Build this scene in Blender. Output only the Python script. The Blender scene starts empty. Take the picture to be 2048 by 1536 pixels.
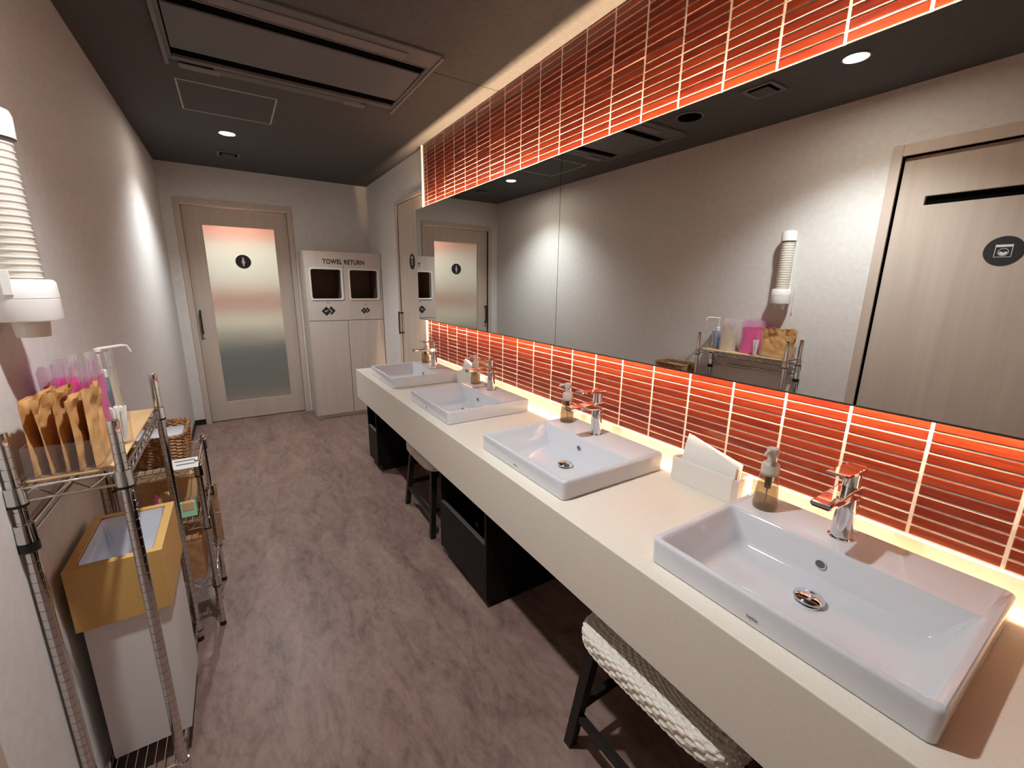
import bpy, bmesh, math, random
from mathutils import Vector, Matrix, noise
random.seed(7)
scene = bpy.context.scene
COL = scene.collection
PI = math.pi

# ------------------------------------------------------------------ camera
F_PX, YAW, PITCH, ROLL = 854.36, 0.5722, 0.2284, 0.0141
CAM_H = 1.45
def cam_axes():
    cy, sy, cp, sp = math.cos(YAW), math.sin(YAW), math.cos(PITCH), math.sin(PITCH)
    f = Vector((sy*cp, cy*cp, -sp)); r = Vector((cy, -sy, 0)); u = r.cross(f)
    cr, sr = math.cos(ROLL), math.sin(ROLL)
    return r*cr + u*sr, -r*sr + u*cr, f
CR, CU, CF = cam_axes()
cd = bpy.data.cameras.new('camera'); cam = bpy.data.objects.new('camera', cd); COL.objects.link(cam)
m = Matrix((CR, CU, -CF)).transposed().to_4x4(); m.translation = (0, 0, CAM_H)
cam.matrix_world = m
cd.sensor_width = 36; cd.lens = F_PX/2048*36; cd.clip_start = 0.02
scene.camera = cam

# ------------------------------------------------------------------ world / exposure
w = bpy.data.worlds.new('world'); scene.world = w; w.use_nodes = True
w.node_tree.nodes['Background'].inputs[0].default_value = (0.9, 0.8, 0.75, 1)
w.node_tree.nodes['Background'].inputs[1].default_value = 0.01
scene.view_settings.view_transform = 'Standard'
scene.view_settings.look = 'None'
scene.view_settings.exposure = 0.56
scene.view_settings.gamma = 1.0
scene.view_settings.use_curve_mapping = False
cy = scene.cycles
cy.use_denoising = True
cy.max_bounces = 10; cy.diffuse_bounces = 5; cy.glossy_bounces = 5; cy.transmission_bounces = 6; cy.transparent_max_bounces = 16
cy.sample_clamp_indirect = 6.0
cy.caustics_reflective = True; cy.caustics_refractive = False
cy.blur_glossy = 0.3

DOWN_W = 70.0                  # watts of one ceiling downlight
DOWN_C = (0.91, 0.955, 1.0)
LED_S = 680.0                  # radiance of the LED strips behind the mirror
LED_C = (1.0, 0.68, 0.42)

# ------------------------------------------------------------------ room numbers (metres)
XL, XW, XT, XM = -0.468, 1.392, 1.366, 1.319      # left wall, right wall, tile face, mirror face
YF, YB = 5.247, -1.6
ZC = 2.495
ZCT, ZCB, XCT, YCE = 0.785, 0.560, 0.752, 3.448    # counter top, bottom, front, far end
ZMB, ZMT = 1.159, 2.027                            # mirror bottom, top
BASIN_Y = (0.337, 1.206, 2.075, 2.925)
ZS = 0.852                                         # basin rim

# ------------------------------------------------------------------ materials
def nt(mat): return mat.node_tree.nodes, mat.node_tree.links
def pm(name, col, rough=0.5, metal=0.0, trans=0.0, ior=1.45, spec=0.5, alpha=1.0, coat=0.0):
    mt = bpy.data.materials.new(name); mt.use_nodes = True
    b = mt.node_tree.nodes['Principled BSDF']
    b.inputs['Base Color'].default_value = (*col, 1); b.inputs['Roughness'].default_value = rough
    b.inputs['Metallic'].default_value = metal; b.inputs['Transmission Weight'].default_value = trans
    b.inputs['IOR'].default_value = ior; b.inputs['Specular IOR Level'].default_value = spec
    b.inputs['Coat Weight'].default_value = coat; b.inputs['Alpha'].default_value = alpha
    return mt
def add_noise(mt, c1, c2, scale=8, detail=4, stretch=(1, 1, 1), bump=0.0, bump_scale=60, dist=0.001, lo=0.35, hi=0.65, rough=0.5):
    n, l = nt(mt); b = n['Principled BSDF']
    tc = n.new('ShaderNodeTexCoord'); mp = n.new('ShaderNodeMapping'); mp.inputs['Scale'].default_value = stretch
    l.new(tc.outputs['Object'], mp.inputs['Vector'])
    nz = n.new('ShaderNodeTexNoise'); nz.inputs['Scale'].default_value = scale; nz.inputs['Detail'].default_value = detail; nz.inputs['Roughness'].default_value = rough
    l.new(mp.outputs['Vector'], nz.inputs['Vector'])
    cr = n.new('ShaderNodeValToRGB'); cr.color_ramp.elements[0].position = lo; cr.color_ramp.elements[1].position = hi
    cr.color_ramp.elements[0].color = (*c1, 1); cr.color_ramp.elements[1].color = (*c2, 1)
    l.new(nz.outputs['Fac'], cr.inputs['Fac']); l.new(cr.outputs['Color'], b.inputs['Base Color'])
    if bump:
        nb = n.new('ShaderNodeTexNoise'); nb.inputs['Scale'].default_value = bump_scale; nb.inputs['Detail'].default_value = 3
        l.new(tc.outputs['Object'], nb.inputs['Vector'])
        bp = n.new('ShaderNodeBump'); bp.inputs['Strength'].default_value = bump; bp.inputs['Distance'].default_value = dist
        l.new(nb.outputs['Fac'], bp.inputs['Height']); l.new(bp.outputs['Normal'], b.inputs['Normal'])
    return mt
def emis(name, col, s):
    mt = bpy.data.materials.new(name); mt.use_nodes = True; n, l = nt(mt); n.clear()
    e = n.new('ShaderNodeEmission'); e.inputs[0].default_value = (*col, 1); e.inputs[1].default_value = s
    o = n.new('ShaderNodeOutputMaterial'); l.new(e.outputs[0], o.inputs[0]); return mt
def clear(name, col=(1, 1, 1), milky=0.1, milk_col=(0.9, 0.9, 0.9), rough=0.05):
    """thin clear plastic film or sheet: see-through, a little milky, with a surface sheen"""
    mt = bpy.data.materials.new(name); mt.use_nodes = True; n, l = nt(mt); n.clear()
    t = n.new('ShaderNodeBsdfTransparent'); t.inputs[0].default_value = (*col, 1)
    d = n.new('ShaderNodeBsdfDiffuse'); d.inputs[0].default_value = (*milk_col, 1)
    g = n.new('ShaderNodeBsdfGlossy'); g.inputs['Roughness'].default_value = rough
    m1 = n.new('ShaderNodeMixShader'); m1.inputs[0].default_value = milky; tl = n.new('ShaderNodeBsdfTranslucent'); tl.inputs[0].default_value = (*milk_col, 1)
    m0 = n.new('ShaderNodeMixShader'); m0.inputs[0].default_value = 0.4; l.new(d.outputs[0], m0.inputs[1]); l.new(tl.outputs[0], m0.inputs[2])
    l.new(t.outputs[0], m1.inputs[1]); l.new(m0.outputs[0], m1.inputs[2])
    lw = n.new('ShaderNodeLayerWeight'); lw.inputs[0].default_value = 0.5
    pw = n.new('ShaderNodeMath'); pw.operation = 'POWER'; pw.inputs[1].default_value = 3.0; l.new(lw.outputs['Facing'], pw.inputs[0])
    fr = n.new('ShaderNodeMath'); fr.operation = 'MULTIPLY_ADD'; fr.inputs[1].default_value = 0.45; fr.inputs[2].default_value = 0.03; l.new(pw.outputs[0], fr.inputs[0])
    m2 = n.new('ShaderNodeMixShader'); l.new(fr.outputs[0], m2.inputs[0]); l.new(m1.outputs[0], m2.inputs[1]); l.new(g.outputs[0], m2.inputs[2])
    o = n.new('ShaderNodeOutputMaterial'); l.new(m2.outputs[0], o.inputs[0]); return mt

M = {}
M['wall'] = add_noise(pm('wall_paper', (0.55, 0.5, 0.46), 0.75, spec=0.25), (0.655, 0.625, 0.595), (0.705, 0.675, 0.645), 30, 3, bump=0.25, bump_scale=260, dist=0.0008)
M['ceiling'] = add_noise(pm('ceiling_paint', (0.06, 0.055, 0.052), 0.8, spec=0.2), (0.086, 0.082, 0.080), (0.098, 0.093, 0.090), 40, 3, bump=0.2, bump_scale=300, dist=0.0006)
M['ac'] = pm('ac_panel_grey', (0.125, 0.120, 0.118), 0.55, spec=0.3)
M['slot'] = pm('slot_black', (0.004, 0.004, 0.004), 0.9, spec=0.0)
M['acrim'] = pm('ac_rim_grey', (0.16, 0.14, 0.13), 0.5)
M['hatchrim'] = pm('hatch_rim', (0.42, 0.40, 0.36), 0.4)
M['base'] = pm('baseboard_black', (0.015, 0.013, 0.012), 0.5)
M['counter'] = add_noise(pm('counter_solid_surface', (0.75, 0.68, 0.58), 0.28), (0.76, 0.70, 0.595), (0.79, 0.73, 0.63), 120, 2, rough=0.6)
M['ceramic'] = pm('basin_ceramic', (0.66, 0.67, 0.70), 0.05, coat=0.3)
M['chrome'] = pm('chrome', (0.82, 0.82, 0.83), 0.06, 1.0)
M['steel'] = pm('chromed_wire', (0.72, 0.71, 0.70), 0.12, 1.0)
M['mirror'] = pm('mirror_glass', (0.78, 0.80, 0.775), 0.0, 1.0)
M['mirror_edge'] = pm('mirror_edge', (0.03, 0.03, 0.03), 0.4)
M['grout'] = add_noise(pm('grout', (0.62, 0.5, 0.46), 0.8), (0.46, 0.41, 0.38), (0.56, 0.50, 0.46), 80, 2)
M['black'] = pm('black_metal', (0.012, 0.011, 0.010), 0.4)
M['ink'] = pm('print_black', (0.02, 0.018, 0.018), 0.6)
M['inkw'] = pm('print_white', (0.75, 0.73, 0.70), 0.6)
M['inkgrey'] = pm('print_grey', (0.12, 0.12, 0.13), 0.5)
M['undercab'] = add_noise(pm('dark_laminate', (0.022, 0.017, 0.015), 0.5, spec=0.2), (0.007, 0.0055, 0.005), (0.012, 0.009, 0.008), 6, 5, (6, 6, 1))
M['darkwood'] = add_noise(pm('dark_stained_wood', (0.02, 0.016, 0.013), 0.45), (0.008, 0.006, 0.005), (0.014, 0.011, 0.009), 10, 5, (4, 4, 1))
M['white_pl'] = pm('white_plastic', (0.78, 0.75, 0.71), 0.35)
M['white_box'] = pm('white_board', (0.78, 0.75, 0.73), 0.5)
M['paper'] = pm('white_paper', (0.86, 0.84, 0.78), 0.8)
M['cup'] = pm('paper_cup_white', (0.80, 0.74, 0.66), 0.6)
M['wicker'] = add_noise(pm('white_wicker', (0.78, 0.72, 0.62), 0.6), (0.70, 0.63, 0.53), (0.84, 0.79, 0.70), 200, 2)
M['rattan'] = add_noise(pm('brown_rattan', (0.34, 0.17, 0.07), 0.5), (0.22, 0.09, 0.03), (0.48, 0.26, 0.11), 90, 3)
M['kraft'] = add_noise(pm('kraft_paper', (0.60, 0.36, 0.15), 0.42), (0.62, 0.335, 0.125), (0.70, 0.415, 0.165), 20, 3)
M['board'] = add_noise(pm('tan_board', (0.66, 0.42, 0.20), 0.6), (0.60, 0.37, 0.17), (0.70, 0.47, 0.24), 4, 4, (8, 1, 1))
M['yellow'] = add_noise(pm('ochre_board', (0.66, 0.40, 0.13), 0.55), (0.63, 0.38, 0.12), (0.69, 0.43, 0.15), 300, 2)
M['cardboard'] = add_noise(pm('brown_cardboard', (0.38, 0.19, 0.08), 0.7), (0.32, 0.15, 0.06), (0.45, 0.24, 0.11), 30, 3)
M['liner'] = pm('plastic_liner', (0.74, 0.75, 0.80), 0.25)
M['green'] = pm('pale_green_card', (0.40, 0.72, 0.48), 0.5)
M['magenta'] = pm('magenta_card', (0.55, 0.04, 0.18), 0.5)
M['pink'] = pm('pink_contents', (0.85, 0.09, 0.38), 0.45)
M['ivory'] = pm('ivory_contents', (0.72, 0.62, 0.45), 0.5)
M['film'] = clear('clear_film', (1, 1, 1), 0.30, (0.95, 0.9, 0.92), 0.12)
M['pinkfilm'] = clear('pink_film', (1, 0.95, 0.98), 0.20, (0.97, 0.70, 0.88), 0.12)
M['acrylic'] = clear('clear_acrylic', (0.97, 0.97, 0.97), 0.05, (0.9, 0.85, 0.85), 0.03)
M['tube'] = clear('dispenser_tube', (0.98, 0.98, 0.97), 0.06, (0.9, 0.88, 0.86), 0.08)
M['bluebottle'] = clear('bluish_bottle', (0.80, 0.86, 0.95), 0.35, (0.60, 0.68, 0.82), 0.1)
M['bottle'] = clear('smoky_bottle', (0.86, 0.82, 0.74), 0.10, (0.6, 0.55, 0.46), 0.04)
M['liquid'] = clear('amber_liquid', (0.84, 0.76, 0.64), 0.25, (0.55, 0.46, 0.34), 0.05)
M['bottlecap'] = pm('soap_cap', (0.55, 0.49, 0.43), 0.35)
M['lens'] = emis('downlight_lens', (1.0, 0.88, 0.76), 180.0)
M['led'] = emis('led_diffuser', LED_C, LED_S)
M['alu'] = pm('aluminium_channel', (0.6, 0.6, 0.6), 0.4, 1.0)
M['trimw'] = pm('trim_white', (0.78, 0.72, 0.64), 0.4)

def wood(name, c1, c2, axis):
    st = [7, 7, 7]; st[axis] = 0.35
    return add_noise(pm(name, c1, 0.5, spec=0.35), c1, c2, 3.0, 6, tuple(st), rough=0.6, lo=0.3, hi=0.7)
M['doorwood'] = wood('pale_door_wood', (0.50, 0.41, 0.34), (0.57, 0.475, 0.40), 2)
M['doorframe'] = wood('pale_frame_wood', (0.52, 0.42, 0.35), (0.58, 0.48, 0.41), 2)
M['cabinet'] = wood('pale_cabinet_laminate', (0.56, 0.48, 0.42), (0.61, 0.53, 0.465), 2)
M['redband'] = pm('red_tile_band', (0.42, 0.10, 0.06), 0.4)
M['greenbase'] = pm('dark_green_panel', (0.03, 0.045, 0.042), 0.5)
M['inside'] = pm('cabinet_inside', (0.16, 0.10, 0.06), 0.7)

# frosted door pane: light from the next room comes through, the room's colours show as a soft blurred sheen
mt = bpy.data.materials.new('frosted_glass'); mt.use_nodes = True; n, l = nt(mt); n.clear()
gs = n.new('ShaderNodeBsdfGlass'); gs.inputs['Roughness'].default_value = 0.38; gs.inputs['IOR'].default_value = 1.45; gs.inputs[0].default_value = (0.93, 0.96, 0.92, 1)
df = n.new('ShaderNodeBsdfDiffuse'); df.inputs[0].default_value = (0.70, 0.72, 0.68, 1)
m2 = n.new('ShaderNodeMixShader'); m2.inputs[0].default_value = 0.22; l.new(gs.outputs[0], m2.inputs[1]); l.new(df.outputs[0], m2.inputs[2])
o = n.new('ShaderNodeOutputMaterial'); l.new(m2.outputs[0], o.inputs[0]); M['frost'] = mt

# glazed brick-red tile, each tile a little different, brushed streaks along its length
mt = pm('red_glazed_tile', (0.4, 0.06, 0.03), 0.22, spec=0.35); n, l = nt(mt); b = n['Principled BSDF']
tc = n.new('ShaderNodeTexCoord'); mp = n.new('ShaderNodeMapping'); mp.inputs['Scale'].default_value = (1, 4, 60); l.new(tc.outputs['Object'], mp.inputs['Vector'])
oi = n.new('ShaderNodeObjectInfo'); ad = n.new('ShaderNodeVectorMath'); ad.operation = 'ADD'
sc_ = n.new('ShaderNodeMath'); sc_.operation = 'MULTIPLY'; sc_.inputs[1].default_value = 37.0; l.new(oi.outputs['Random'], sc_.inputs[0])
l.new(mp.outputs['Vector'], ad.inputs[0]); l.new(sc_.outputs[0], ad.inputs[1])
nz = n.new('ShaderNodeTexNoise'); nz.inputs['Scale'].default_value = 3; nz.inputs['Detail'].default_value = 5; l.new(ad.outputs['Vector'], nz.inputs['Vector'])
mx = n.new('ShaderNodeMath'); mx.operation = 'MULTIPLY_ADD'; mx.inputs[1].default_value = 0.35; l.new(oi.outputs['Random'], mx.inputs[0]); l.new(nz.outputs['Fac'], mx.inputs[2])
cr = n.new('ShaderNodeValToRGB'); cr.color_ramp.elements[0].position = 0.35; cr.color_ramp.elements[1].position = 0.95
cr.color_ramp.elements[0].color = (0.056, 0.0062, 0.0036, 1); cr.color_ramp.elements[1].color = (0.132, 0.0222, 0.0085, 1)
l.new(mx.outputs[0], cr.inputs['Fac']); l.new(cr.outputs['Color'], b.inputs['Base Color'])
bp = n.new('ShaderNodeBump'); bp.inputs['Strength'].default_value = 0.12; bp.inputs['Distance'].default_value = 0.0006
l.new(nz.outputs['Fac'], bp.inputs['Height']); l.new(bp.outputs['Normal'], b.inputs['Normal'])
M['tile'] = mt

# brown mottled vinyl floor, worn streaks running down the room
mt = pm('mottled_vinyl', (0.15, 0.1, 0.09), 0.42, spec=0.4); n, l = nt(mt); b = n['Principled BSDF']
tc = n.new('ShaderNodeTexCoord')
def nz_(scale, st, det=6, rg=0.6, dist=0.0):
    mp = n.new('ShaderNodeMapping'); mp.inputs['Scale'].default_value = st; l.new(tc.outputs['Object'], mp.inputs['Vector'])
    z = n.new('ShaderNodeTexNoise'); z.inputs['Scale'].default_value = scale; z.inputs['Detail'].default_value = det; z.inputs['Roughness'].default_value = rg; z.inputs['Distortion'].default_value = dist
    l.new(mp.outputs['Vector'], z.inputs['Vector']); return z
na = nz_(4.2, (2.4, 0.8, 1), 9, 0.72, 0.9); nb = nz_(22, (1.5, .8, 1), 7, 0.75, .4); nc = nz_(1.3, (3.4, 0.55, 1), 3, 0.5)
cr = n.new('ShaderNodeValToRGB'); e = cr.color_ramp.elements; e[0].position = 0.35; e[1].position = 0.69
e[0].color = (0.098, 0.056, 0.047, 1); e[1].color = (0.385, 0.265, 0.218, 1)
x = cr.color_ramp.elements.new(0.48); x.color = (0.220, 0.138, 0.113, 1)
a1 = n.new('ShaderNodeMath'); a1.operation = 'MULTIPLY_ADD'; a1.inputs[1].default_value = 0.30; l.new(nb.outputs['Fac'], a1.inputs[0])
a0 = n.new('ShaderNodeMath'); a0.operation = 'MULTIPLY'; a0.inputs[1].default_value = 0.48; l.new(na.outputs['Fac'], a0.inputs[0]); l.new(a0.outputs[0], a1.inputs[2])
a2 = n.new('ShaderNodeMath'); a2.operation = 'MULTIPLY_ADD'; a2.inputs[1].default_value = 0.22; l.new(nc.outputs['Fac'], a2.inputs[0]); l.new(a1.outputs[0], a2.inputs[2])
l.new(a2.outputs[0], cr.inputs['Fac']); l.new(cr.outputs['Color'], b.inputs['Base Color'])
bp = n.new('ShaderNodeBump'); bp.inputs['Strength'].default_value = 0.25; bp.inputs['Distance'].default_value = 0.0015
l.new(a1.outputs[0], bp.inputs['Height']); l.new(bp.outputs['Normal'], b.inputs['Normal'])
M['floor'] = mt

# ------------------------------------------------------------------ mesh helpers
class MB:
    def __init__(s): s.bm = bmesh.new()
    def box(s, x0, x1, y0, y1, z0, z1, bev=0.0, seg=2):
        r = bmesh.ops.create_cube(s.bm, size=1.0)
        for v in r['verts']:
            v.co = Vector((x0+(v.co.x+.5)*(x1-x0), y0+(v.co.y+.5)*(y1-y0), z0+(v.co.z+.5)*(z1-z0)))
        if bev:
            es = list({e for v in r['verts'] for e in v.link_edges})
            bmesh.ops.bevel(s.bm, geom=es, offset=bev, segments=seg, profile=0.5, affect='EDGES')
        return s
    def ring_loft(s, rings, cap0=True, cap1=True):
        vs = [[s.bm.verts.new(p) for p in r] for r in rings]
        for a, b in zip(vs, vs[1:]):
            k = len(a)
            for i in range(k): s.bm.faces.new((a[i], a[(i+1) % k], b[(i+1) % k], b[i]))
        if cap0: s.bm.faces.new(list(reversed(vs[0])))
        if cap1: s.bm.faces.new(vs[-1])
        return s
    def lathe(s, prof, seg=24, c=(0, 0, 0), cap0=True, cap1=True, axis='z'):
        rings = []
        for r, z in prof:
            ring = []
            for i in range(seg):
                a = 2*PI*i/seg; p = (r*math.cos(a), r*math.sin(a), z)
                if axis == 'x': p = (z, r*math.cos(a), r*math.sin(a))
                if axis == 'y': p = (r*math.sin(a), z, r*math.cos(a))
                ring.append(Vector(p)+Vector(c))
            rings.append(ring)
        return s.ring_loft(rings, cap0, cap1)
    def tube(s, pts, r, seg=8, closed=False):
        pts = [Vector(p) for p in pts]; k = len(pts); rings = []; up = None
        for i in range(k):
            a = pts[(i-1) % k] if (closed or i > 0) else pts[i]; b = pts[(i+1) % k] if (closed or i < k-1) else pts[i]
            t = (b-a).normalized()
            if up is None: up = t.orthogonal().normalized()
            else: up = (up - t*up.dot(t)); up = up.normalized() if up.length > 1e-6 else t.orthogonal().normalized()
            v = t.cross(up)
            rr = r[i] if isinstance(r, (list, tuple)) else r
            rings.append([pts[i]+up*(rr*math.cos(2*PI*j/seg))+v*(rr*math.sin(2*PI*j/seg)) for j in range(seg)])
        if closed:
            vs = [[s.bm.verts.new(p) for p in q] for q in rings]
            for i in range(k):
                a, b = vs[i], vs[(i+1) % k]
                for j in range(seg): s.bm.faces.new((a[j], a[(j+1) % seg], b[(j+1) % seg], b[j]))
            return s
        return s.ring_loft(rings)
    def prism(s, poly, d0, d1, plane='xy'):
        """extrude a polygon; plane tells which two axes the polygon's numbers run along"""
        def P(u, v, d): return {'xy': (u, v, d), 'xz': (u, d, v), 'yz': (d, u, v)}[plane]
        return s.ring_loft([[P(u, v, d0) for u, v in poly], [P(u, v, d1) for u, v in poly]])
    def build(s, name, mat, parent=None, smooth=False, loc=None):
        bmesh.ops.recalc_face_normals(s.bm, faces=s.bm.faces[:])
        me = bpy.data.meshes.new(name); s.bm.to_mesh(me); s.bm.free()
        me.materials.append(M[mat] if isinstance(mat, str) else mat)
        if smooth:
            for p in me.polygons: p.use_smooth = True
            me.set_sharp_from_angle(angle=math.radians(38))
        return link(name, me, parent, loc)
def link(name, me, parent=None, loc=None):
    ob = bpy.data.objects.new(name, me); COL.objects.link(ob)
    if parent: ob.parent = parent
    if loc: ob.location = loc
    return ob
def tag(o, label=None, cat=None, group=None, kind=None):
    if label: o['label'] = label
    if cat: o['category'] = cat
    if group: o['group'] = group
    if kind: o['kind'] = kind
    return o
def thing(name, label, cat, loc=(0, 0, 0), rz=0.0, group=None):
    e = bpy.data.objects.new(name, None); COL.objects.link(e); e.empty_display_size = 0.05
    e.location = loc; e.rotation_euler = (0, 0, rz); return tag(e, label, cat, group)
def struct(o, label, cat): return tag(o, label, cat, kind='structure')
def dup(root, loc, label=None, rz=None):
    r = root.copy(); COL.objects.link(r); r.location = loc
    if rz is not None: r.rotation_euler = (0, 0, rz)
    if label: r['label'] = label
    for ch in root.children:
        c = ch.copy(); COL.objects.link(c); c.parent = r
        for g in ch.children:
            d = g.copy(); COL.objects.link(d); d.parent = c
    return r
def rrect(x0, x1, y0, y1, z, r, seg=5):
    pts = []
    for cx, cyy, a0 in ((x1-r, y1-r, 0), (x0+r, y1-r, PI/2), (x0+r, y0+r, PI), (x1-r, y0+r, 1.5*PI)):
        for i in range(seg+1):
            a = a0+PI/2*i/seg; pts.append((cx+r*math.cos(a), cyy+r*math.sin(a), z))
    return pts
def text_mesh(s, size, depth=0.0004, bold=0.0, spacing=1.0):
    cu = bpy.data.curves.new('lettering', 'FONT'); cu.body = s; cu.size = size; cu.extrude = depth; cu.offset = bold
    cu.align_x = 'CENTER'; cu.align_y = 'CENTER'; cu.space_character = spacing
    ob = bpy.data.objects.new('lettering', cu); COL.objects.link(ob)
    me = bpy.data.meshes.new_from_object(ob.evaluated_get(bpy.context.evaluated_depsgraph_get()))
    bpy.data.objects.remove(ob); return me
def circle_pts(cx, cyy, r, k=24, a0=0.0, a1=2*PI):
    full = abs(a1-a0-2*PI) < 1e-6
    return [(cx+r*math.cos(a0+(a1-a0)*i/(k if full else k-1)), cyy+r*math.sin(a0+(a1-a0)*i/(k if full else k-1))) for i in range(k)]

# ================================================================== STRUCTURE
struct(MB().box(XL-.1, XW+.1, YB-.1, YF+1.35, -.05, 0).build('floor', 'floor'), 'brown mottled vinyl floor with worn streaks', 'floor')
ceiling = struct(MB().box(XL-.1, XW+.1, YB-.1, YF+.1, ZC, ZC+.05).build('ceiling', 'ceiling'), 'dark charcoal painted ceiling', 'ceiling')
MB().box(.965, XT, 2.3015, 2.3045, ZC-.0006, ZC+.001).build('joint_line', 'slot', ceiling)

# left wall with an opening for the sliding door, near the camera
DY0, DY1, DZ = 0.02, 0.985, 2.145          # left door leaf opening
wl = MB().box(XL-.1, XL, DY1+.0, YF, 0, ZC).box(XL-.1, XL, YB, DY0, 0, ZC).box(XL-.1, XL, DY0, DY1, DZ, ZC)
wall_left = struct(wl.build('wall_left', 'wall'), 'warm grey papered left wall', 'wall')
# far wall with an opening for the frosted door
FX0, FX1, FZ = -0.327, 0.560, 2.150
wf = MB().box(XL, FX0, YF, YF+.1, 0, ZC).box(FX1, XW, YF, YF+.1, 0, ZC).box(FX0, FX1, YF, YF+.1, FZ, ZC)
struct(wf.build('wall_far', 'wall'), 'warm grey papered far wall around the frosted door', 'wall')
struct(MB().box(XL, XW, YB-.1, YB, 0, ZC).build('wall_back', 'wall'), 'warm grey wall behind the camera', 'wall')
# right wall with an opening for the second sliding door
RY0, RY1, RZ = 3.50, 4.205, 2.165
wr = MB().box(XW, XW+.1, RY1, YF, 0, ZC).box(XW, XW+.1, YB, RY0, 0, ZC).box(XW, XW+.1, RY0, RY1, RZ, ZC)
wall_right = struct(wr.build('wall_right', 'wall'), 'right wall faced with brick-red glazed tiles above the counter', 'wall')
# room beyond the frosted door
wc = MB().box(FX0-.6, FX1+.7, YF+1.25, YF+1.35, 0, ZC).box(FX0-.7, FX0-.6, YF+.1, YF+1.35, 0, ZC).box(FX1+.7, FX1+.8, YF+.1, YF+1.35, 0, ZC).box(FX0-.7, FX1+.8, YF+.1, YF+1.35, ZC, ZC+.05)
wall_corridor = struct(wc.build('wall_corridor', 'wall'), 'pale walls of the next room behind the frosted door', 'wall')
MB().box(FX0-.6, FX1+.7, YF+1.235, YF+1.25, 1.95, ZC).build('tile_band', 'redband', wall_corridor)
MB().box(FX0-.6, FX1+.7, YF+1.235, YF+1.25, 1.08, 1.33).build('tile_band', 'redband', wall_corridor)
t = thing('far_counter', 'pale counter on dark base, blurred behind the frosted door', 'counter', (0, 0, 0))
MB().box(FX0-.55, FX1+.65, YF+.95, YF+1.23, .72, .90).build('worktop', 'counter', t)
MB().box(FX0-.55, FX1+.65, YF+1.0, YF+1.23, .16, .72).build('base', 'greenbase', t)
# baseboards
struct(MB().box(XL, XL+.008, 1.045, YF, 0, .055).build('baseboard_left', 'base'), 'black skirting along the left wall', 'baseboard')
struct(MB().box(XL+.008, -.376, YF-.008, YF, 0, .055).build('baseboard_far', 'base'), 'short black skirting left of the frosted door', 'baseboard')

# ------------------------------------------------------------------ tiled wall
PY, PZ = 0.1633, 0.0272
TY0, TZ0 = 0.109, 0.853                     # one vertical joint, bottom of tiling
GV, GH = 0.0070, 0.0033
YT_END = 3.452
MB().box(XT+.0003, XW, YB, YT_END, TZ0-.002, ZC).build('grout_bed', 'grout', wall_right)
def tile_mesh(bm, cx, cyy, cz, w, h, t=0.0085, b=0.0016, rx=0.0, rz=0.0):
    """glazed tile lying in the YZ plane, face towards -X, cushion edge"""
    def q(ix, sy, sz, ins): return Vector((ix, sy*(w/2-ins), sz*(h/2-ins)))
    c = Vector((cx, cyy, cz)); R = Matrix.Rotation(rx, 3, 'Y') @ Matrix.Rotation(rz, 3, 'Z')
    rings = [[bm.verts.new(c+R @ q(x, sy, sz, ins)) for sy, sz in ((-1, -1), (1, -1), (1, 1), (-1, 1))] for x, ins in ((t*.5, 0), (-t*.5+b*.8, 0), (-t*.5+b*.25, b*.4), (-t*.5, b*1.3))]
    for a, d in zip(rings, rings[1:]):
        for i in range(4): bm.faces.new((a[i], a[(i+1) % 4], d[(i+1) % 4], d[i]))
    bm.faces.new(rings[-1])
def project(p):
    d = Vector(p)-Vector((0, 0, CAM_H)); z = d.dot(CF)
    if z < .05: return None
    return 1024+F_PX*d.dot(CR)/z, 768-F_PX*d.dot(CU)/z
cells = []
ncol0 = -10; ncol1 = int((YT_END-TY0)/PY)+1
for rows in (range(0, 13), range(41, 61)):
    for k in rows:
        z0 = TZ0+k*PZ; z1 = min(z0+PZ, ZC)
        if z1-z0 < .008: continue
        for j in range(ncol0, ncol1):
            y0 = TY0+j*PY; y1 = min(y0+PY, YT_END)
            if y0 < YB+.02 or y1-y0 < .02: continue
            full = (y1-y0 > PY-1e-4) and (z1-z0 > PZ-1e-4)
            qs = [project((XT, a, b_)) for a in (y0, y1) for b_ in (z0, z1)]
            area = 0.0
            if all(qs) and ZMB-.03 > z0 or (all(qs) and z1 > ZMT+.01):
                xs = [q[0] for q in qs]; ys = [q[1] for q in qs]
                if max(xs) > 0 and min(xs) < 2048 and max(ys) > 0 and min(ys) < 1536:
                    (ax, ay), (bx, by), (cx, c2), (dx, dy) = qs
                    area = abs((ax*by-bx*ay)+(bx*dy-dx*by)+(dx*c2-cx*dy)+(cx*ay-ax*c2))/2
            cells.append((area, y0, y1, z0, z1, full))
cells.sort(key=lambda c: -c[0])
tm = {}
def single_tile(w, h):
    key = (round(w, 4), round(h, 4))
    if key not in tm:
        bm = bmesh.new(); tile_mesh(bm, 0, 0, 0, w, h); bmesh.ops.recalc_face_normals(bm, faces=bm.faces[:])
        me = bpy.data.meshes.new('tile'); bm.to_mesh(me); bm.free(); me.materials.append(M['tile']); tm[key] = me
    return tm[key]
rest = bmesh.new(); rng = random.Random(3)
for i, (area, y0, y1, z0, z1, full) in enumerate(cells):
    wv, hv = (y1-y0)-GV, (z1-z0)-GH
    rx, rz = rng.gauss(0, .006), rng.gauss(0, .0012); dx = rng.gauss(0, .00025)
    c = (XT+.0035+dx, (y0+y1)/2, (z0+z1)/2)
    if i < 300:
        t = link('tile', single_tile(wv, hv), wall_right, c); t.rotation_euler = (0, rx, rz)
    else: tile_mesh(rest, *c, wv, hv, rx=rx, rz=rz)
bmesh.ops.recalc_face_normals(rest, faces=rest.faces[:])
me = bpy.data.meshes.new('tile_field'); rest.to_mesh(me); rest.free(); me.materials.append(M['tile'])
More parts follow.
